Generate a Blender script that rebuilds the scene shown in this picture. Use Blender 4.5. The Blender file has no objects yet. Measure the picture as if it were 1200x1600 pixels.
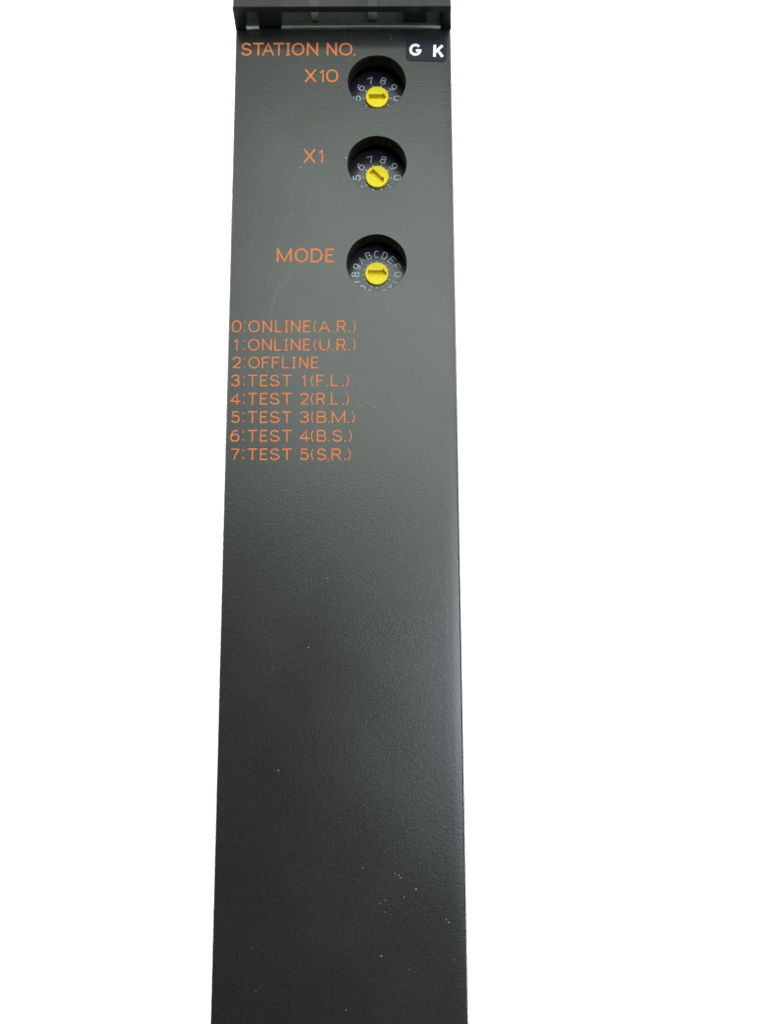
import bpy, bmesh, math, random
from mathutils import Vector, Matrix

random.seed(7)
S = bpy.context.scene
C = S.collection
PI = math.pi
MM = 0.001
FACE = 0.120                       # height of the module's front face above the table (metres)

# ------------------------------------------------------------------ camera, world, lamps, exposure
cam_d = bpy.data.cameras.new("camera")
cam = bpy.data.objects.new("camera", cam_d)
C.objects.link(cam)
S.camera = cam
cam.location = (0.006479, -0.019362, FACE + 0.125076)
cam.matrix_world = (Matrix.Translation(cam.location)
                    @ Matrix.Rotation(0.153388, 4, 'X') @ Matrix.Rotation(-0.003841, 4, 'Z'))
cam_d.sensor_fit = 'VERTICAL'
cam_d.sensor_height = 36.0
cam_d.lens = 36.0 * 1300.0 / 1600.0
cam_d.clip_start = 0.005
cam_d.clip_end = 50.0
cam_d.dof.use_dof = True
cam_d.dof.focus_distance = 0.134
cam_d.dof.aperture_fstop = 27.0

world = bpy.data.worlds.new("World")
S.world = world
world.use_nodes = True
bg = world.node_tree.nodes["Background"]
bg.inputs["Color"].default_value = (0.95, 0.97, 1.0, 1)
bg.inputs["Strength"].default_value = 0.05

def area(name, loc, target, sx, sy, power, col=(1, 1, 1), spread=180):
    d = bpy.data.lights.new(name, 'AREA')
    d.shape = 'RECTANGLE'
    d.size, d.size_y = sx, sy
    d.energy = power
    d.color = col
    d.spread = math.radians(spread)
    o = bpy.data.objects.new(name, d)
    C.objects.link(o)
    o.location = loc
    o.rotation_euler = (Vector(target) - Vector(loc)).to_track_quat('-Z', 'Y').to_euler()
    return o

# a ceiling lamp beyond the top of the module and a cooler window-like one up to the right are what the
# satin face mirrors; two wide side fills are added outside its mirror angles for even light
area("ceiling_lamp", (0.06, 0.45, FACE + 1.0), (0.0, 0.03, FACE), 0.60, 0.56, 6.5, (0.895, 1.0, 0.925))
area("window_lamp", (0.345, -0.06, FACE + 1.0), (0, -0.02, FACE), 0.34, 0.40, 6.2, (0.85, 0.92, 1.0))
area("side_fill", (-1.15, 0.72, FACE + 1.0), (0, 0.02, FACE), 0.7, 0.7, 15.0)
area("side_fill", (1.15, 0.72, FACE + 1.0), (0, 0.02, FACE), 0.7, 0.7, 15.0)
# two unseen low fills added to wash the table top out to white (they stand lower than the module's face)
area("table_fill", (-0.55, 0.04, 0.062), (-0.10, 0.04, 0.0), 0.9, 0.08, 18.0)
area("table_fill", (0.55, 0.04, 0.062), (0.10, 0.04, 0.0), 0.9, 0.08, 12.0)

S.view_settings.view_transform = 'Standard'
S.view_settings.look = 'None'
S.view_settings.exposure = 0.0
S.view_settings.gamma = 1.0
S.view_settings.use_curve_mapping = False
S.render.engine = 'CYCLES'

# ------------------------------------------------------------------ materials
def new_mat(name, col, rough=0.5, spec=0.5):
    m = bpy.data.materials.new(name)
    m.use_nodes = True
    b = m.node_tree.nodes["Principled BSDF"]
    b.inputs["Base Color"].default_value = (*col, 1)
    b.inputs["Roughness"].default_value = rough
    b.inputs["Specular IOR Level"].default_value = spec
    return m, m.node_tree, b

def noise(nt, scale, detail=2.0, rough=0.5, coord="Object", stretch=None):
    tc = nt.nodes.new("ShaderNodeTexCoord")
    n = nt.nodes.new("ShaderNodeTexNoise")
    n.inputs["Scale"].default_value = scale
    n.inputs["Detail"].default_value = detail
    n.inputs["Roughness"].default_value = rough
    if stretch:
        mp = nt.nodes.new("ShaderNodeMapping")
        mp.inputs["Scale"].default_value = stretch
        nt.links.new(tc.outputs[coord], mp.inputs["Vector"])
        nt.links.new(mp.outputs["Vector"], n.inputs["Vector"])
    else:
        nt.links.new(tc.outputs[coord], n.inputs["Vector"])
    return n

def remap(nt, sock, a, b, lo, hi):
    r = nt.nodes.new("ShaderNodeMapRange")
    r.inputs["From Min"].default_value = a
    r.inputs["From Max"].default_value = b
    r.inputs["To Min"].default_value = lo
    r.inputs["To Max"].default_value = hi
    nt.links.new(sock, r.inputs["Value"])
    return r.outputs["Result"]

def bump(nt, bsdf, sock, dist, strength=1.0, prev=None):
    b = nt.nodes.new("ShaderNodeBump")
    b.inputs["Distance"].default_value = dist
    b.inputs["Strength"].default_value = strength
    nt.links.new(sock, b.inputs["Height"])
    if prev:
        nt.links.new(prev.outputs["Normal"], b.inputs["Normal"])
    nt.links.new(b.outputs["Normal"], bsdf.inputs["Normal"])
    return b

def plastic_panel():
    """grey-green moulded plastic with a spark-eroded grain, handling haze and pale specks"""
    m, nt, b = new_mat("grained_plastic", (0.03, 0.032, 0.027), 0.46, 0.5)
    haze = noise(nt, 55, 3, 0.55)
    grain_c = noise(nt, 1500, 2, 0.6)
    speck = noise(nt, 2300, 1, 0.4)
    mix = nt.nodes.new("ShaderNodeMixRGB")
    mix.inputs[1].default_value = (0.0076, 0.0079, 0.0062, 1)
    mix.inputs[2].default_value = (0.0114, 0.0119, 0.0093, 1)
    nt.links.new(remap(nt, grain_c.outputs["Fac"], 0.3, 0.7, 0, 1), mix.inputs[0])
    mix2 = nt.nodes.new("ShaderNodeMixRGB")
    mix2.inputs[2].default_value = (0.16, 0.165, 0.15, 1)
    nt.links.new(mix.outputs[0], mix2.inputs[1])
    nt.links.new(remap(nt, speck.outputs["Fac"], 0.80, 0.86, 0, 0.8), mix2.inputs[0])
    nt.links.new(mix2.outputs[0], b.inputs["Base Color"])
    nt.links.new(remap(nt, haze.outputs["Fac"], 0.3, 0.7, 0.275, 0.325), b.inputs["Roughness"])
    g1 = noise(nt, 2900, 2, 0.6)
    g2 = noise(nt, 1500, 1, 0.5, stretch=(0.7, 1.35, 1))
    g3 = noise(nt, 45, 1, 0.5)
    p = bump(nt, b, g1.outputs["Fac"], 0.000018, 0.75)
    p = bump(nt, b, g2.outputs["Fac"], 0.000014, 0.45, p)
    bump(nt, b, g3.outputs["Fac"], 0.00010, 0.5, p)
    return m

def simple(name, col, rough, spec=0.5, var=0.15, scale=900, bd=0.00001):
    m, nt, b = new_mat(name, col, rough, spec)
    n = noise(nt, scale, 3, 0.6)
    mix = nt.nodes.new("ShaderNodeMixRGB")
    mix.inputs[1].default_value = (*[c * (1 - var) for c in col], 1)
    mix.inputs[2].default_value = (*[min(1, c * (1 + var)) for c in col], 1)
    nt.links.new(remap(nt, n.outputs["Fac"], 0.3, 0.7, 0, 1), mix.inputs[0])
    nt.links.new(mix.outputs[0], b.inputs["Base Color"])
    if bd:
        bump(nt, b, n.outputs["Fac"], bd, 0.6)
    return m

def see_through(name, tint, surf, rough, fac):
    m, nt, b = new_mat(name, surf, rough, 0.6)
    t = nt.nodes.new("ShaderNodeBsdfTransparent")
    t.inputs["Color"].default_value = (*tint, 1)
    mx = nt.nodes.new("ShaderNodeMixShader")
    mx.inputs[0].default_value = fac
    nt.links.new(t.outputs[0], mx.inputs[1])
    nt.links.new(b.outputs[0], mx.inputs[2])
    nt.links.new(mx.outputs[0], nt.nodes["Material Output"].inputs["Surface"])
    n = noise(nt, 260, 3, 0.6)
    nt.links.new(remap(nt, n.outputs["Fac"], 0.3, 0.7, rough * 0.6, rough * 1.5), b.inputs["Roughness"])
    return m

M_PANEL = plastic_panel()
M_WALL = simple("matt_hole_wall", (0.010, 0.0105, 0.0085), 0.7, 0.25)
M_HOUSE = simple("black_housing_plastic", (0.02, 0.021, 0.019), 0.5)
M_INK = simple("orange_ink", (0.49, 0.140, 0.038), 0.6, 0.22, 0.12, 1400)
M_STICK = simple("navy_sticker", (0.007, 0.0075, 0.016), 0.45, 0.2, 0.3, 500)
M_PAPER = simple("pale_sticker_edge", (0.30, 0.30, 0.29), 0.6, 0.3)
M_WHITE = simple("white_print", (0.70, 0.73, 0.72), 0.5, 0.4, 0.05)
M_DIAL = simple("dark_dial_plastic", (0.013, 0.013, 0.019), 0.26, 0.40, 0.25, 700)
M_NUM = simple("pale_dial_print", (0.36, 0.39, 0.46), 0.5, 0.4, 0.15, 1600)
M_YEL = simple("yellow_plastic", (0.71, 0.575, 0.005), 0.45, 0.25, 0.06, 900, 0.00003)
M_CLEAR = see_through("clear_smoked_window", (0.72, 0.75, 0.73), (0.02, 0.022, 0.022), 0.2, 0.12)
M_BOARD = simple("grey_board", (0.13, 0.15, 0.145), 0.5)
M_SWB = simple("black_switch_plastic", (0.008, 0.008, 0.010), 0.5)
M_SMOKE = see_through("smoked_plastic", (0.66, 0.68, 0.66), (0.11, 0.115, 0.112), 0.25, 0.30)
M_SMDARK = simple("dark_smoked_edge", (0.003, 0.0033, 0.004), 0.3, 0.18)
M_STRIP = simple("grey_green_plastic", (0.24, 0.28, 0.25), 0.5)
M_OLIVE = simple("olive_plastic", (0.42, 0.40, 0.29), 0.5)
M_BLACK = simple("black_plastic", (0.004, 0.004, 0.005), 0.5)
M_DUST = simple("pale_dust", (0.33, 0.32, 0.28), 0.9, 0.2)
M_SCR = see_through("scuffed_plastic", (1, 1, 1), (0.30, 0.31, 0.30), 0.6, 0.12)
M_TABLE = simple("white_table_laminate", (0.90, 0.90, 0.90), 0.7, 0.2, 0.01, 40, 0)

# ------------------------------------------------------------------ mesh helpers (all sizes in millimetres)
def build(name, bm, mat, parent=None, loc=None, recalc=True):
    if recalc:
        bmesh.ops.recalc_face_normals(bm, faces=bm.faces[:])
    me = bpy.data.meshes.new(name)
    bmesh.ops.scale(bm, vec=(MM, MM, MM), verts=bm.verts[:])
    bm.to_mesh(me)
    bm.free()
    me.materials.append(mat)
    o = bpy.data.objects.new(name, me)
    C.objects.link(o)
    if parent:
        o.parent = parent
    if loc:
        o.location = loc
    return o

def box(bm, x0, x1, y0, y1, z0, z1, bev=0.0):
    r = bmesh.ops.create_cube(bm, size=1.0)
    vs = r['verts']
    for v in vs:
        v.co = Vector(((x0 + x1) / 2 + v.co.x * (x1 - x0), (y0 + y1) / 2 + v.co.y * (y1 - y0),
                       (z0 + z1) / 2 + v.co.z * (z1 - z0)))
    if bev:
        es = list({e for v in vs for e in v.link_edges})
        bmesh.ops.bevel(bm, geom=es, offset=bev, segments=2, affect='EDGES', profile=0.5)

# --- stroke lettering: every glyph is a set of centre lines in a unit box, drawn as mitred ribbons
def arc(cx, cy, rx, ry, a0, a1, n=14):
    return [(cx + rx * math.cos(math.radians(a0 + (a1 - a0) * i / n)),
             cy + ry * math.sin(math.radians(a0 + (a1 - a0) * i / n))) for i in range(n + 1)]

def spline(pts, closed=False, n=6):
    out = []
    L = len(pts)
    for i in range(L if closed else L - 1):
        if closed:
            p0, p1, p2, p3 = (pts[(i + k) % L] for k in (-1, 0, 1, 2))
        else:
            p1, p2 = pts[i], pts[i + 1]
            p0 = pts[i - 1] if i else (2 * p1[0] - p2[0], 2 * p1[1] - p2[1])
            p3 = pts[i + 2] if i + 2 < L else (2 * p2[0] - p1[0], 2 * p2[1] - p1[1])
        for k in range(n):
            t = k / n
            out.append(tuple(0.5 * (2 * b + (c - a) * t + (2 * a - 5 * b + 4 * c - d) * t * t
                                    + (3 * b - a - 3 * c + d) * t ** 3)
                             for a, b, c, d in zip(p0, p1, p2, p3)))
    if not closed:
        out.append(pts[-1])
    return out

def sup(e=2.3, n=44):
    r = []
    for i in range(n):
        a = 2 * PI * i / n
        c, s = math.cos(a), math.sin(a)
        r.append((0.5 + 0.5 * math.copysign(abs(c) ** (2 / e), c), 0.5 + 0.5 * math.copysign(abs(s) ** (2 / e), s)))
    return r + [r[0]]

SIX = [spline([(.90, .93), (.66, 1), (.36, .94), (.12, .72), (.0, .38), (.06, .14), (.26, .01), (.5, 0)]),
       spline([(.5, 0), (.78, .03), (.97, .17), (1, .33), (.95, .49), (.76, .61), (.5, .63), (.24, .58), (.06, .45)])]
GLYPHS = {
    'S': [spline([(.93, .80), (.80, .94), (.5, 1), (.2, .94), (.05, .78), (.1, .62), (.3, .54), (.7, .46), (.93, .36),
                  (1, .22), (.86, .06), (.5, 0), (.15, .06), (0, .23)])],
    'T': [[(0, 1), (1, 1)], [(.5, 1), (.5, 0)]],
    'A': [[(0, 0), (.5, 1), (1, 0)], [(.18, .33), (.82, .33)]],
    'I': [[(.5, 1), (.5, 0)]],
    'Iserif': [[(0, 1), (1, 1)], [(.5, 1), (.5, 0)], [(0, 0), (1, 0)]],
    'O': [sup(2.2)], '0': [sup(2.3)],
    'N': [[(0, 0), (0, 1)], [(0, 1), (1, 0)], [(1, 0), (1, 1)]],
    'X': [[(0, 1), (1, 0)], [(0, 0), (1, 1)]],
    '1': [[(.05, .76), (.4, .83), (.86, 1), (.86, 0)]],
    'M': [[(0, 0), (0, 1)], [(0, 1), (.5, .02), (1, 1)], [(1, 1), (1, 0)]],
    'D': [[(.0, 0), (.0, 1), (.45, 1)] + arc(.45, .5, .55, .5, 85, -85, 16) + [(.45, 0), (.0, 0)]],
    'E': [[(1, 1), (0, 1), (0, 0), (1, 0)], [(0, .52), (.9, .52)]],
    'F': [[(1, 1), (0, 1), (0, 0)], [(0, .5), (.88, .5)]],
    'L': [[(0, 1), (0, 0), (1, 0)]],
    'R': [[(0, 0), (0, 1)], [(0, 1), (.6, 1)] + arc(.64, .74, .34, .26, 88, -88, 12) + [(.0, .48)], [(.58, .48), (1, 0)]],
    'B': [[(0, 0), (0, 1)], [(0, 1), (.55, 1)] + arc(.6, .765, .32, .235, 88, -88, 12) + [(.0, .53)],
          [(.6, .53)] + arc(.64, .265, .36, .265, 88, -88, 12) + [(.0, 0)]],
    'U': [[(0, 1), (0, .36)] + arc(.5, .36, .5, .36, 185, 355, 18) + [(1, .36), (1, 1)]],
    'C': [arc(.52, .5, .52, .5, 48, 312, 26)],
    'G': [arc(.5, .5, .5, .5, 42, 345, 26) + [(.99, .43), (.55, .43)]],
    'K': [[(0, 1), (0, 0)], [(.92, 1), (.06, .36)], [(.36, .60), (1, 0)]],
    '2': [spline([(.02, .74), (.10, .91), (.32, 1), (.5, 1), (.8, .95), (.96, .76), (.88, .54), (.55, .30), (.2, .1)])
          + [(.0, 0), (1, 0)]],
    '3': [spline([(.03, .80), (.18, .95), (.5, 1), (.82, .94), (.93, .76), (.8, .58), (.42, .53)]),
          spline([(.5, .53), (.84, .47), (1, .28), (.88, .08), (.5, 0), (.15, .05), (0, .22)])],
    '4': [[(.72, 0), (.72, 1), (0, .26)], [(0, .26), (1, .26)]],
    '5': [[(.92, 1), (.16, 1), (.07, .50)] + spline([(.07, .50), (.28, .60), (.55, .63), (.88, .54), (1, .32),
                                                     (.9, .1), (.5, 0), (.14, .05), (0, .2)])[1:]],
    '6': SIX,
    '7': [[(0, 1), (1, 1)] + spline([(1, 1), (.66, .62), (.42, .28), (.32, 0)])[1:]],
    '8': [spline([(.5, 1), (.83, .93), (.92, .77), (.8, .6), (.5, .53), (.2, .6), (.08, .77), (.17, .93)], True)
          + [(.5, 1)],
          spline([(.5, .53), (.88, .44), (1, .26), (.88, .07), (.5, 0), (.12, .07), (0, .26), (.12, .44)], True)
          + [(.5, .53)]],
    '9': [[(1 - u, 1 - v) for u, v in st] for st in SIX],
    '(': [spline([(1, 1.0), (.38, .84), (.0, .5), (.38, .14), (1, -.04)])],
    ')': [spline([(0, 1.0), (.62, .84), (1, .5), (.62, .14), (0, -.04)])],
    '.': [], ':': [],
}

def ribbon(bm, pts, w, z):
    q = [Vector(pts[0])]
    for p in pts[1:]:
        if (Vector(p) - q[-1]).length > 1e-4:
            q.append(Vector(p))
    closed = (q[0] - q[-1]).length < 1e-3
    if closed:
        q.pop()
    n = len(q)
    ls, rs = [], []
    for i in range(n):
        d0 = (q[i] - q[i - 1]).normalized() if (i or closed) else None
        d1 = (q[(i + 1) % n] - q[i]).normalized() if (i < n - 1 or closed) else None
        d0 = d0 or d1
        d1 = d1 or d0
        t = d0 + d1
        t = t.normalized() if t.length > 1e-6 else d1
        nrm = Vector((-t.y, t.x))
        k = min(1.0 / max(nrm.dot(Vector((-d1.y, d1.x))), 0.28), 1.5)
        ls.append(bm.verts.new((*(q[i] + nrm * w * .5 * k), z)))
        rs.append(bm.verts.new((*(q[i] - nrm * w * .5 * k), z)))
    for i in range(n if closed else n - 1):
        j = (i + 1) % n
        bm.faces.new((rs[i], rs[j], ls[j], ls[i]))

def glyph(bm, ch, x0, x1, y0, y1, w, z, xf=None):
    """one character whose ink fills the box; strokes of one character sit 3 microns apart so they never share a plane"""
    h = w / 2
    xf = xf or (lambda p: p)
    if ch in '.:':
        cx = (x0 + x1) / 2
        ys = [y0 + w * .55] if ch == '.' else [y0 + (y1 - y0) * .17, y0 + (y1 - y0) * .83]
        for yy in ys:
            vs = [bm.verts.new((*xf((cx + w * .58 * math.cos(a), yy + w * .58 * math.sin(a))), z))
                  for a in [2 * PI * k / 12 for k in range(12)]]
            bm.faces.new(vs)
        return
    ww = w * (.72 if ch in '()' else 1)
    for k, st in enumerate(GLYPHS[ch]):
        ix = h * (1.25 if ch in 'AXMNK' else .45 if ch in '()' else 1)
        pts = []
        for u, v in st:
            jx, jy = 0.0, 0.0
            pts.append(xf((x0 + ix + u * (x1 - x0 - 2 * ix), y0 + h + v * (y1 - y0 - 2 * h))))
        # straight free ends run on to the edge of the box
        if len(pts) and Vector(pts[0]) != Vector(pts[-1]) and ch not in 'SC()3269G5':
            for e, f in ((0, 1), (-1, -2)):
                d = (Vector(pts[e]) - Vector(pts[f]))
                if d.length > w * 1.2 and st[e][1] in (0, 1) or (st[e][0] in (0, 1) and abs(d.y) < 1e-3):
                    pts[e] = tuple(Vector(pts[e]) + d.normalized() * h * (0.98 if ch != 'D' else 0))
        ribbon(bm, pts, ww, z + 0.003 * k)

# ------------------------------------------------------------------ the setting
bm = bmesh.new()
box(bm, -1600, 1600, -1600, 1600, -30, 0)
table = build("tabletop", bm, M_TABLE)
table['kind'] = 'structure'
table['label'] = 'plain bright white table top under the grey module'

# ------------------------------------------------------------------ the module
root = bpy.data.objects.new("control_module", None)
root.empty_display_size = 0.02
C.objects.link(root)
root['label'] = 'long narrow dark grey plastic control module with three yellow rotary switches and orange lettering'
root['category'] = 'control module'
AT = (0, 0, FACE)

HOLES = [(5.57, 72.0), (5.54, 57.4), (5.44, 40.22)]
RH = 4.80
XL, XF = -17.72, 15.55             # flat part of the face; a shallow draft slope runs along its right edge
YB, YT = -116.0, 130.0

bm = bmesh.new()
def quad(bm, a, b, c, d):
    return bm.faces.new([bm.verts.new(p) for p in (a, b, c, d)])
A = 6.4
def rect(x0, x1, y0, y1):
    quad(bm, (x0, y0, 0), (x1, y0, 0), (x1, y1, 0), (x0, y1, 0))
rect(XL, XF, YB, HOLES[2][1] - A)
rect(XL, XF, HOLES[0][1] + A, YT)
prev_bot = HOLES[0][1] + A
for i, (hx, hy) in enumerate(HOLES):
    if i:
        rect(XL, XF, hy + A, prev_bot)
    prev_bot = hy - A
    rect(XL, hx - A, hy - A, hy + A)
    rect(hx + A, XF, hy - A, hy + A)
    N = 96
    rings = []
    for k in range(N):
        a = 2 * PI * k / N
        c, s = math.cos(a), math.sin(a)
        f = A / max(abs(c), abs(s))
        wob = 1 + 0.004 * math.sin(3 * a + i) + 0.003 * math.sin(7 * a + 2 * i)
        rings.append([bm.verts.new((hx + c * r, hy + s * r, z)) for r, z in
                      ((f, 0), (RH * wob + .06, 0), (RH * wob + .015, -.03), (RH * wob, -.10), (RH - .10, -2.4), (RH + .35, -2.4))])
    for k in range(N):
        p, q = rings[k], rings[(k + 1) % N]
        for j in range(5):
            fc = bm.faces.new((p[j], q[j], q[j + 1], p[j + 1]))
            fc.smooth = j in (1, 2, 3)
            fc.material_index = 1 if j >= 2 else 0
# long edges: rounded left edge, draft slope and rounded right edge, then the side skirts
ys = [YB + (YT - YB) * k / 60 for k in range(61)]
def edge_strip(prof):
    rows = []
    for y in ys:
        rows.append([bm.verts.new((x, y, z)) for x, z in prof])
    for r0, r1 in zip(rows, rows[1:]):
        for j in range(len(prof) - 1):
            f = bm.faces.new((r0[j], r1[j], r1[j + 1], r0[j + 1]))
            f.smooth = True
edge_strip([(XL, 0), (-17.83, -.02), (-17.93, -.08), (-17.985, -.17), (-18.0, -.30), (-18.0, -2.4)])
edge_strip([(XF, 0), (15.9, -.002), (16.4, -.006), (17.55, -.018), (17.82, -.05), (17.92, -.19), (18.0, -.36), (18.0, -2.4)])
for y in (YB, YT):
    quad(bm, (-18, y, -2.4), (18, y, -2.4), (XF, y, 0), (XL, y, 0))
panel = build("front_panel", bm, M_PANEL, root, AT, recalc=False)
panel.data.materials.append(M_WALL)
bm = bmesh.new(); bm.from_mesh(panel.data)
bmesh.ops.recalc_face_normals(bm, faces=bm.faces[:])
for f in bm.faces:
    if abs(f.calc_center_median().z) < 1e-6 and f.normal.z < 0:
        f.normal_flip()
bm.to_mesh(panel.data); bm.free()

bm = bmesh.new()                   # housing: an open tub behind the face
box(bm, -18, -16.4, YB, YT, -120, -2.402)
box(bm, 16.4, 18, YB, YT, -120, -2.402)
box(bm, -16.398, 16.398, YB, YB + 1.6, -120, -2.402)
box(bm, -16.398, 16.398, YT - 1.6, YT, -120, -2.402)
box(bm, -16.398, 16.398, YB + 1.602, YT - 1.602, -120, -118.4)
build("housing", bm, M_HOUSE, root, AT)

# ---- printed lettering on the face
TEXT = [
    ('STATION NO.', [('S', -16.99, -15.25, 76.83, 79.18), ('T', -15.04, -13.22, 76.82, 79.18), ('A', -13.52, -11.46, 76.82, 79.17), ('T', -11.63, -9.8, 76.81, 79.16), ('Iserif', -9.51, -8.84, 76.8, 79.16), ('O', -8.55, -6.49, 76.8, 79.15), ('N', -6.1, -4.15, 76.79, 79.14), ('N', -2.8, -1.01, 76.77, 79.12), ('O', -0.68, 1.51, 76.76, 79.11), ('.', 1.66, 2.07, 76.75, 79.11)]),
    ('X10', [('X', -6.37, -4.42, 71.92, 74.27), ('1', -3.93, -3.11, 71.91, 74.26), ('0', -2.82, -0.81, 71.91, 74.25)]),
    ('X1', [('X', -6.4, -4.43, 57.48, 59.93), ('1', -4.0, -3.12, 57.47, 59.92)]),
    ('MODE', [('M', -10.52, -8.05, 40.33, 42.7), ('O', -7.62, -5.48, 40.32, 42.69), ('D', -5.07, -3.16, 40.31, 42.68), ('E', -2.71, -1.32, 40.3, 42.67)]),
    ('0:ONLINE(A.R.)', [('0', -17.39, -15.86, 28.67, 30.65), (':', -15.47, -15.17, 28.66, 30.65), ('O', -14.77, -12.99, 28.66, 30.64), ('N', -12.55, -11.01, 28.65, 30.63), ('L', -10.58, -9.5, 28.64, 30.62), ('Iserif', -9.02, -8.49, 28.63, 30.62), ('N', -8.08, -6.53, 28.63, 30.61), ('E', -6.14, -4.97, 28.62, 30.6), ('(', -4.49, -4.07, 28.62, 30.6), ('A', -3.69, -1.88, 28.61, 30.59), ('.', -1.49, -1.18, 28.6, 30.59), ('R', -0.83, 0.56, 28.6, 30.58), ('.', 0.95, 1.26, 28.59, 30.58), (')', 1.71, 2.09, 28.59, 30.58)]),
    ('1:ONLINE(U.R.)', [('1', -17.05, -16.31, 25.66, 27.61), (':', -15.47, -15.17, 25.65, 27.61), ('O', -14.76, -12.97, 25.65, 27.6), ('N', -12.59, -11.02, 25.64, 27.59), ('L', -10.65, -9.51, 25.64, 27.58), ('Iserif', -9.04, -8.51, 25.63, 27.58), ('N', -8.08, -6.49, 25.63, 27.57), ('E', -6.11, -4.99, 25.62, 27.56), ('(', -4.46, -4.04, 25.61, 27.56), ('U', -3.56, -1.95, 25.61, 27.55), ('.', -1.65, -1.36, 25.6, 27.55), ('R', -0.85, 0.55, 25.6, 27.54), ('.', 0.94, 1.25, 25.59, 27.54), (')', 1.7, 2.08, 25.59, 27.54)]),
    ('2:OFFLINE', [('2', -17.14, -15.8, 22.78, 24.67), (':', -15.4, -15.1, 22.77, 24.67), ('O', -14.64, -12.88, 22.77, 24.66), ('F', -12.54, -11.27, 22.76, 24.65), ('F', -10.98, -9.77, 22.76, 24.65), ('L', -9.4, -8.27, 22.75, 24.64), ('Iserif', -7.8, -7.24, 22.74, 24.64), ('N', -6.74, -5.26, 22.74, 24.63), ('E', -4.84, -3.65, 22.73, 24.62)]),
    ('3:TEST 1(F.L.)', [('3', -17.31, -15.92, 19.86, 21.76), (':', -15.44, -15.14, 19.85, 21.76), ('T', -14.68, -13.22, 19.85, 21.75), ('E', -12.79, -11.62, 19.84, 21.74), ('S', -11.23, -9.72, 19.84, 21.73), ('T', -9.34, -7.83, 19.83, 21.73), ('1', -6.33, -5.61, 19.82, 21.72), ('(', -4.81, -4.43, 19.81, 21.71), ('F', -4.01, -2.83, 19.81, 21.71), ('.', -2.4, -2.09, 19.8, 21.7), ('L', -1.72, -0.63, 19.8, 21.7), ('.', 0.03, 0.35, 19.79, 21.69), (')', 0.63, 1.07, 19.79, 21.69)]),
    ('4:TEST 2(R.L.)', [('4', -17.34, -15.77, 16.92, 18.82), (':', -15.41, -15.12, 16.91, 18.82), ('T', -14.62, -13.16, 16.9, 18.81), ('E', -12.73, -11.57, 16.9, 18.8), ('S', -11.18, -9.68, 16.89, 18.8), ('T', -9.29, -7.79, 16.88, 18.79), ('2', -6.51, -5.16, 16.87, 18.78), ('(', -4.78, -4.4, 16.87, 18.78), ('R', -3.95, -2.61, 16.86, 18.77), ('.', -2.24, -1.95, 16.86, 18.77), ('L', -1.7, -0.62, 16.85, 18.76), ('.', 0.05, 0.36, 16.85, 18.76), (')', 0.64, 1.07, 16.84, 18.75)]),
    ('5:TEST 3(B.M.)', [('5', -17.13, -15.81, 13.99, 15.89), (':', -15.35, -15.05, 13.98, 15.88), ('T', -14.56, -13.11, 13.98, 15.87), ('E', -12.67, -11.52, 13.97, 15.87), ('S', -11.13, -9.63, 13.97, 15.86), ('T', -9.25, -7.75, 13.96, 15.85), ('3', -6.54, -5.09, 13.95, 15.84), ('(', -4.71, -4.37, 13.94, 15.84), ('B', -3.86, -2.39, 13.94, 15.83), ('.', -2.12, -1.83, 13.93, 15.83), ('M', -1.59, 0.57, 13.93, 15.82), ('.', 0.83, 1.14, 13.92, 15.82), (')', 1.52, 1.98, 13.92, 15.81)]),
    ('6:TEST 4(B.S.)', [('6', -17.2, -15.8, 11.02, 12.91), (':', -15.34, -15.05, 11.01, 12.9), ('T', -14.49, -13.05, 11.01, 12.9), ('E', -12.62, -11.47, 11.0, 12.89), ('S', -11.08, -9.59, 10.99, 12.88), ('T', -9.2, -7.71, 10.99, 12.88), ('4', -6.5, -4.98, 10.98, 12.87), ('(', -4.73, -4.35, 10.97, 12.86), ('B', -3.84, -2.37, 10.97, 12.85), ('.', -2.2, -1.92, 10.96, 12.85), ('S', -1.43, 0.06, 10.96, 12.85), ('.', 0.38, 0.67, 10.95, 12.84), (')', 1.1, 1.54, 10.95, 12.84)]),
    ('7:TEST 5(S.R.)', [('7', -16.99, -15.69, 8.12, 9.97), (':', -15.28, -14.98, 8.12, 9.97), ('T', -14.43, -12.99, 8.11, 9.96), ('E', -12.56, -11.42, 8.11, 9.95), ('S', -11.03, -9.54, 8.1, 9.95), ('T', -9.16, -7.67, 8.09, 9.94), ('5', -6.41, -5.07, 8.08, 9.93), ('(', -4.68, -4.32, 8.08, 9.93), ('S', -3.81, -2.35, 8.07, 9.92), ('.', -2.18, -1.9, 8.07, 9.92), ('R', -1.55, -0.08, 8.06, 9.91), ('.', 0.36, 0.64, 8.06, 9.91), (')', 0.91, 1.39, 8.05, 9.9)]),
]
for words, row in TEXT:
    bm = bmesh.new()
    big = row[0][3] > 38
    w = 0.305 if big else 0.220
    for ch, x0, x1, yb, yt in row:
        glyph(bm, ch, x0, x1, yb, yt, w, 0.012)
    t = build("printed_lettering", bm, M_INK, root, AT, recalc=False)
    t['label'] = 'orange printed line reading ' + words

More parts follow.
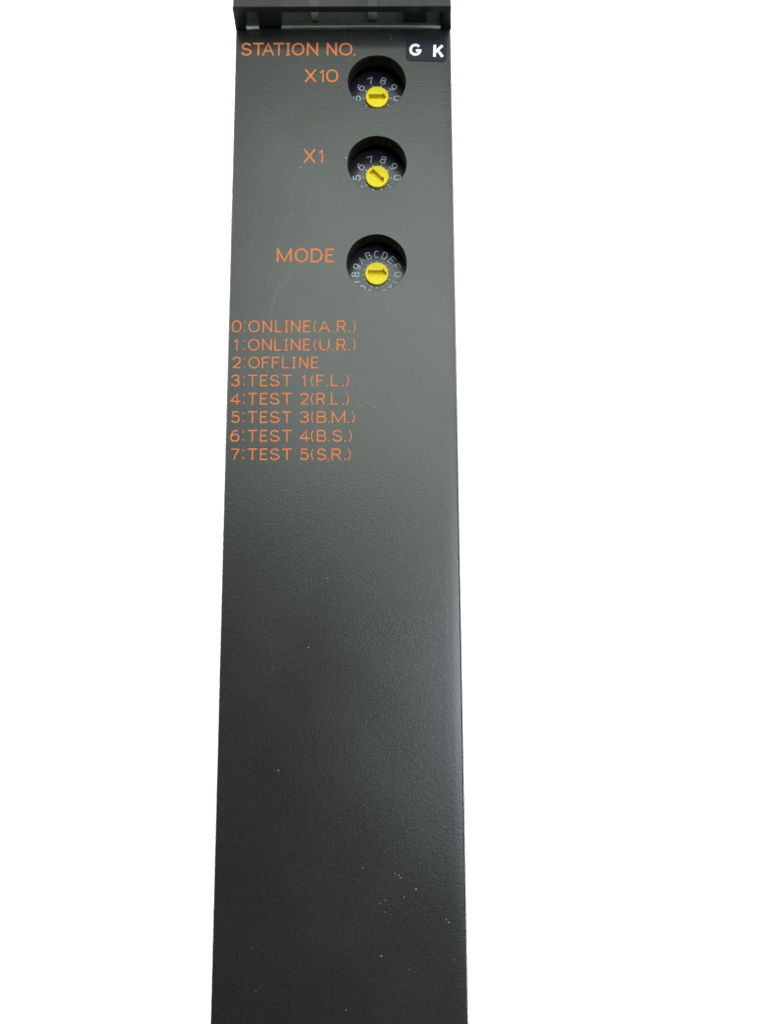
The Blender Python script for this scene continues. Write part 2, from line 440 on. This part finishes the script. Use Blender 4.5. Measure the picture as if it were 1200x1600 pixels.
# ---- navy sticker with white letters
def sticker_outline():
    c = [(10.52, 80.30), (17.30, 79.98), (17.18, 75.46), (10.36, 75.79)]
    out = []
    n = 4
    R = 0.62
    for i in range(n):
        p, a, b = Vector(c[i]), Vector(c[i - 1]), Vector(c[(i + 1) % n])
        u, v = (a - p).normalized(), (b - p).normalized()
        s, e = p + u * R, p + v * R
        for k in range(7):
            t = k / 6
            out.append((1 - t) ** 2 * s + 2 * t * (1 - t) * p + t * t * e)
    return out
bm = bmesh.new()
o2 = sticker_outline()
cen = sum(o2, Vector((0, 0))) / len(o2)
lo = [bm.verts.new((*p, 0.002)) for p in o2]
hi = [bm.verts.new((*p, 0.07)) for p in o2]
tp = [bm.verts.new((*(p + (cen - p).normalized() * .05), 0.085)) for p in o2]
for i in range(len(o2)):
    j = (i + 1) % len(o2)
    bm.faces.new((lo[i], lo[j], hi[j], hi[i])).material_index = 1
    bm.faces.new((hi[i], hi[j], tp[j], tp[i]))
bm.faces.new(tp)
stk = build("label_sticker", bm, M_STICK, root, AT)
stk.data.materials.append(M_PAPER)
stk['label'] = 'navy sticker with the white letters G K'
def rot_about(cx, cy, deg):
    c, s = math.cos(math.radians(deg)), math.sin(math.radians(deg))
    return lambda p: (cx + (p[0] - cx) * c - (p[1] - cy) * s, cy + (p[0] - cx) * s + (p[1] - cy) * c)
bm = bmesh.new()
glyph(bm, 'G', 10.97, 13.02, 76.62, 78.84, 0.47, 0.095, rot_about(12, 77.7, -2.5))
glyph(bm, 'K', 14.90, 16.72, 76.38, 78.60, 0.47, 0.095, rot_about(15.8, 77.5, -2.5))
build("sticker_letters", bm, M_WHITE, stk, recalc=False)

# ---- rotary switches behind the three round holes
def knob_mesh(ang, half, head, x_tail, x_neck, x_tip):
    bm = bmesh.new()
    zt, R = -3.86, 1.95
    N = 56
    c, s = math.cos(math.radians(ang)), math.sin(math.radians(ang))
    def ring(r, z):
        return [bm.verts.new((r * math.cos(2 * PI * k / N), r * math.sin(2 * PI * k / N), z)) for k in range(N)]
    def link(a, b):
        n = len(a)
        for k in range(n):
            f = bm.faces.new((a[k], a[(k + 1) % n], b[(k + 1) % n], b[k]))
            f.smooth = n == N
    r0, r1, r2, r3 = ring(R, -5.18), ring(R, zt - .12), ring(R - .04, zt - .04), ring(R - .13, zt)
    link(r0, r1); link(r1, r2); link(r2, r3)
    sh = [(x_tail, -half), (x_neck, -half), (x_neck, -head), (x_tip, 0), (x_neck, head), (x_neck, half), (x_tail, half)]
    sh = [(x * c - y * s, x * s + y * c) for x, y in sh]
    # the slot outline and the rim are both seen from one point inside the arrow head, so they join by angle
    px, py = (x_neck + .02) * c, (x_neck + .02) * s
    RO = R - .13
    def hit(a):
        dx, dy = math.cos(a), math.sin(a)
        best = None
        for (ax, ay), (bx, by) in zip(sh, sh[1:] + sh[:1]):
            ex, ey = bx - ax, by - ay
            den = dx * ey - dy * ex
            if abs(den) < 1e-12:
                continue
            t = ((ax - px) * ey - (ay - py) * ex) / den
            u = ((ax - px) * dy - (ay - py) * dx) / den
            if t > 0 and -1e-6 <= u <= 1 + 1e-6 and (best is None or t > best):
                best = t
        return px + dx * best, py + dy * best
    corners = {math.atan2(y - py, x - px) % (2 * PI): (x, y) for x, y in sh}
    rim = {math.atan2(v.co.y - py, v.co.x - px) % (2 * PI): v for v in r3}
    angs = sorted(set(corners) | set(rim))
    inner, outer = [], []
    for a in angs:
        ix_, iy_ = corners[a] if a in corners else hit(a)
        inner.append(bm.verts.new((ix_, iy_, zt)))
        if a in rim:
            outer.append(rim[a])
        else:
            dx, dy = math.cos(a), math.sin(a)
            bq = px * dx + py * dy
            t = -bq + math.sqrt(bq * bq - (px * px + py * py - RO * RO))
            outer.append(bm.verts.new((px + dx * t, py + dy * t, zt)))
    floor = [bm.verts.new((px + (v.co.x - px) * .98, py + (v.co.y - py) * .98, zt - .88)) for v in inner]
    for k in range(len(angs)):
        j = (k + 1) % len(angs)
        bm.faces.new((inner[k], inner[j], outer[j], outer[k]))
        bm.faces.new((floor[k], floor[j], inner[j], inner[k]))
    cv = bm.verts.new((px, py, zt - .88))
    for k in range(len(angs)):
        bm.faces.new((floor[k], floor[(k + 1) % len(angs)], cv))
    return bm

def rotary_switch(idx, chars, step, knob_args, cw, rad, chh, label):
    hx, hy = HOLES[idx]
    bm = bmesh.new()
    box(bm, -5.6, 5.6, -5.6, 5.6, -14, -5.20, 0.25)
    sw = build("rotary_switch", bm, M_SWB, root, (hx * MM, hy * MM, FACE))
    sw['label'] = label
    bm = bmesh.new()                                            # the round scale plate
    N = 72
    a = [bm.verts.new((5.25 * math.cos(2 * PI * k / N), 5.25 * math.sin(2 * PI * k / N), -5.19)) for k in range(N)]
    b = [bm.verts.new((v.co.x, v.co.y, -4.36)) for v in a]
    d = [bm.verts.new((v.co.x * .985, v.co.y * .985, -4.32)) for v in a]
    for k in range(N):
        j = (k + 1) % N
        bm.faces.new((a[k], a[j], b[j], b[k])); bm.faces.new((b[k], b[j], d[j], d[k]))
    e = [bm.verts.new((1.98 * math.cos(2 * PI * k / N), 1.98 * math.sin(2 * PI * k / N), -4.32)) for k in range(N)]
    for k in range(N):
        j = (k + 1) % N
        bm.faces.new((d[k], d[j], e[j], e[k]))
    build("dial_plate", bm, M_DIAL, sw)
    bm = bmesh.new()
    for i, ch in enumerate(chars):
        al = -i * step                                          # first character points right, the rest run clockwise
        turn = math.radians(al - 90)
        c, s = math.cos(turn), math.sin(turn)
        xf = lambda p, c=c, s=s: (p[0] * c - p[1] * s, p[0] * s + p[1] * c)
        wd = cw * (.45 if ch == '1' else 1)
        glyph(bm, ch, -wd / 2, wd / 2, rad - chh / 2, rad + chh / 2, 0.155, -4.308, xf)
        ribbon(bm, [xf((0, 2.08)), xf((0, 2.46 if step > 30 else 2.40))], 0.15 if step > 30 else 0.10, -4.308)
    build("dial_numerals", bm, M_NUM, sw, recalc=False)
    build("knob", knob_mesh(*knob_args), M_YEL, sw)
    return sw

rotary_switch(0, "0123456789", 36, (0, .45, .74, -1.42, .98, 1.62), 0.98, 3.42, 1.32,
              'topmost rotary switch with its arrow pointing right')
rotary_switch(1, "0123456789", 36, (-46, .50, .80, -1.42, .80, 1.55), 0.98, 3.42, 1.32,
              'middle rotary switch with its arrow pointing down to the right')
rotary_switch(2, "0123456789ABCDEF", 22.5, (0, .54, .90, -1.46, .98, 1.72), 0.90, 3.52, 1.30,
              'lower rotary switch with a scale of numerals and letters')

# ---- smoked display cover above the printed face
Y0, P = 81.5, 5.1
YC = 128.0
def prism(bm, quad_xz, y0, y1):
    a = [bm.verts.new((x, y0, z)) for x, z in quad_xz]
    b = [bm.verts.new((x, y1, z)) for x, z in quad_xz]
    n = len(a)
    for k in range(n):
        bm.faces.new((a[k], a[(k + 1) % n], b[(k + 1) % n], b[k]))
    bm.faces.new(a); bm.faces.new(b)
bm = bmesh.new()
prism(bm, [(-17.70, 4.0), (17.66, 4.0), (17.64, 4.92), (17.50, 5.1), (-17.52, 5.1), (-17.68, 4.92)], Y0 + .16, YC)
cover = build("display_cover", bm, M_SMOKE, root, AT)
cover['label'] = 'smoked see-through cover along the top'
bm = bmesh.new()                   # thick dark rim of the cover: lower lip and the two cheeks
prism(bm, [(-17.70, 4.0), (17.66, 4.0), (17.64, 4.92), (17.50, 5.1), (-17.52, 5.1), (-17.68, 4.92)], Y0, Y0 + .157)
prism(bm, [(-17.95, .01), (-16.2, .01), (-16.2, 3.997), (-17.70, 3.997)], Y0, YC)
prism(bm, [(16.3, .01), (18.0, .01), (17.66, 3.997), (16.3, 3.997)], Y0, YC)
build("cover_rim", bm, M_SMDARK, cover)
bm = bmesh.new()
prism(bm, [(-16.197, .75), (16.297, .75), (16.297, 3.997), (-16.197, 3.997)], Y0 + .25, Y0 + .89)
build("end_window", bm, M_CLEAR, cover)
bm = bmesh.new()
box(bm, -16.19, 16.29, Y0 + .95, YC - .5, .004, .30, .05)
build("display_board", bm, M_BOARD, cover)
bm = bmesh.new()
box(bm, -16.197, -14.0, Y0 + .05, Y0 + .9, .005, .70, .05)
box(bm, -10.3, 1.0, Y0 + .05, Y0 + .9, .005, .60, .05)
box(bm, 1.0, 16.297, Y0 + .06, Y0 + .9, .005, .66, .05)
build("sill_strip", bm, M_STRIP, cover)
for x0, x1 in ((-14.0, -10.25), (9.95, 13.9)):
    bm = bmesh.new()
    box(bm, x0, x1, Y0 + .92, Y0 + 9, .302, 3.9, .08)
    build("latch_foot", bm, M_BLACK, cover)
for x0, x1 in ((-5.2, -4.1), (4.25, 5.6)):
    bm = bmesh.new()
    box(bm, x0, x1, Y0 + 1.2, Y0 + 40, .302, 3.9, .1)
    build("light_divider", bm, M_OLIVE, cover)

# ---- wear on the face: dust flecks and scuffs
bm = bmesh.new()
FLECKS = [(-2.12, -10.11, .13), (-8.99, -37.94, .15), (10.82, -54.27, .20), (8.47, -52.36, .12), (8.62, -52.75, .1),
          (7.83, -52.19, .09), (5.88, -63.18, .14), (3.27, -51.39, .10), (5.63, -56.22, .10), (6.45, -55.8, .09),
          (15.04, -58.39, .12), (15.39, -58.73, .14), (6.35, -57.34, .09), (9.09, -55.38, .12), (-4.8, -20.35, .12),
          (-8.85, 74.3, .12), (-8.3, 74.2, .08), (1.13, 76.04, .12), (-6.83, 56.65, .20), (0.96, -70.16, .13),
          (-11.66, -67.63, .10), (9.82, -64.95, .10), (16.12, -63.72, .10), (17.4, -7.78, .14), (7.85, 80.5, .12),
          (8.06, 79.9, .10), (8.05, 79.75, .08), (-2.1, 81.0, .14), (0.2, 80.2, .1), (0.52, 58.3, .26)]
for k in range(34):
    FLECKS.append((random.uniform(-17, 15), random.uniform(-71, 5) if k % 3 else random.uniform(5, 80), random.uniform(.03, .07)))
for x, y, r in FLECKS:
    if any((x - hx) ** 2 + (y - hy) ** 2 < 4.88 ** 2 for hx, hy in HOLES):
        continue
    g = bmesh.ops.create_icosphere(bm, subdivisions=1, radius=r * .8)
    a, e = random.uniform(0, PI), random.uniform(.45, .9)
    for v in g['verts']:
        j = random.uniform(.7, 1.2)
        px, py = v.co.x * j, v.co.y * j * e
        v.co = Vector((x + px * math.cos(a) - py * math.sin(a), y + px * math.sin(a) + py * math.cos(a), .01 + v.co.z * .35))
dust = build("dust", bm, M_DUST, root, AT)
dust['kind'] = 'stuff'
bm = bmesh.new()
SCUFFS = [([(-7.77, 49.08), (-8.78, 47.42), (-9.18, 46.88)], .22),
          ([(-8.15, 38.7), (-9.14, 36.55), (-10.15, 36.02), (-11.11, 32.82), (-11.6, 31.76)], .28),
          ([(2.55, 34.36), (3.1, 32.6), (4.07, 30.1)], .16), ([(3.56, 17.28), (4.6, 16.7), (5.55, 16.05)], .26),
          ([(3.17, 18.11), (4.2, 17.2), (5.75, 16.25)], .16), ([(7.5, 9.23), (7.79, 8.43)], .14),
          ([(4.4, 17.6), (5.4, 17.2)], .2), ([(2.2, 17.4), (3.4, 16.5)], .14)]
for k, (pts, w) in enumerate(SCUFFS):
    ribbon(bm, spline(pts, n=5), w, 0.004 + 0.0008 * k)
sc = build("scuff_marks", bm, M_SCR, root, AT, recalc=False)
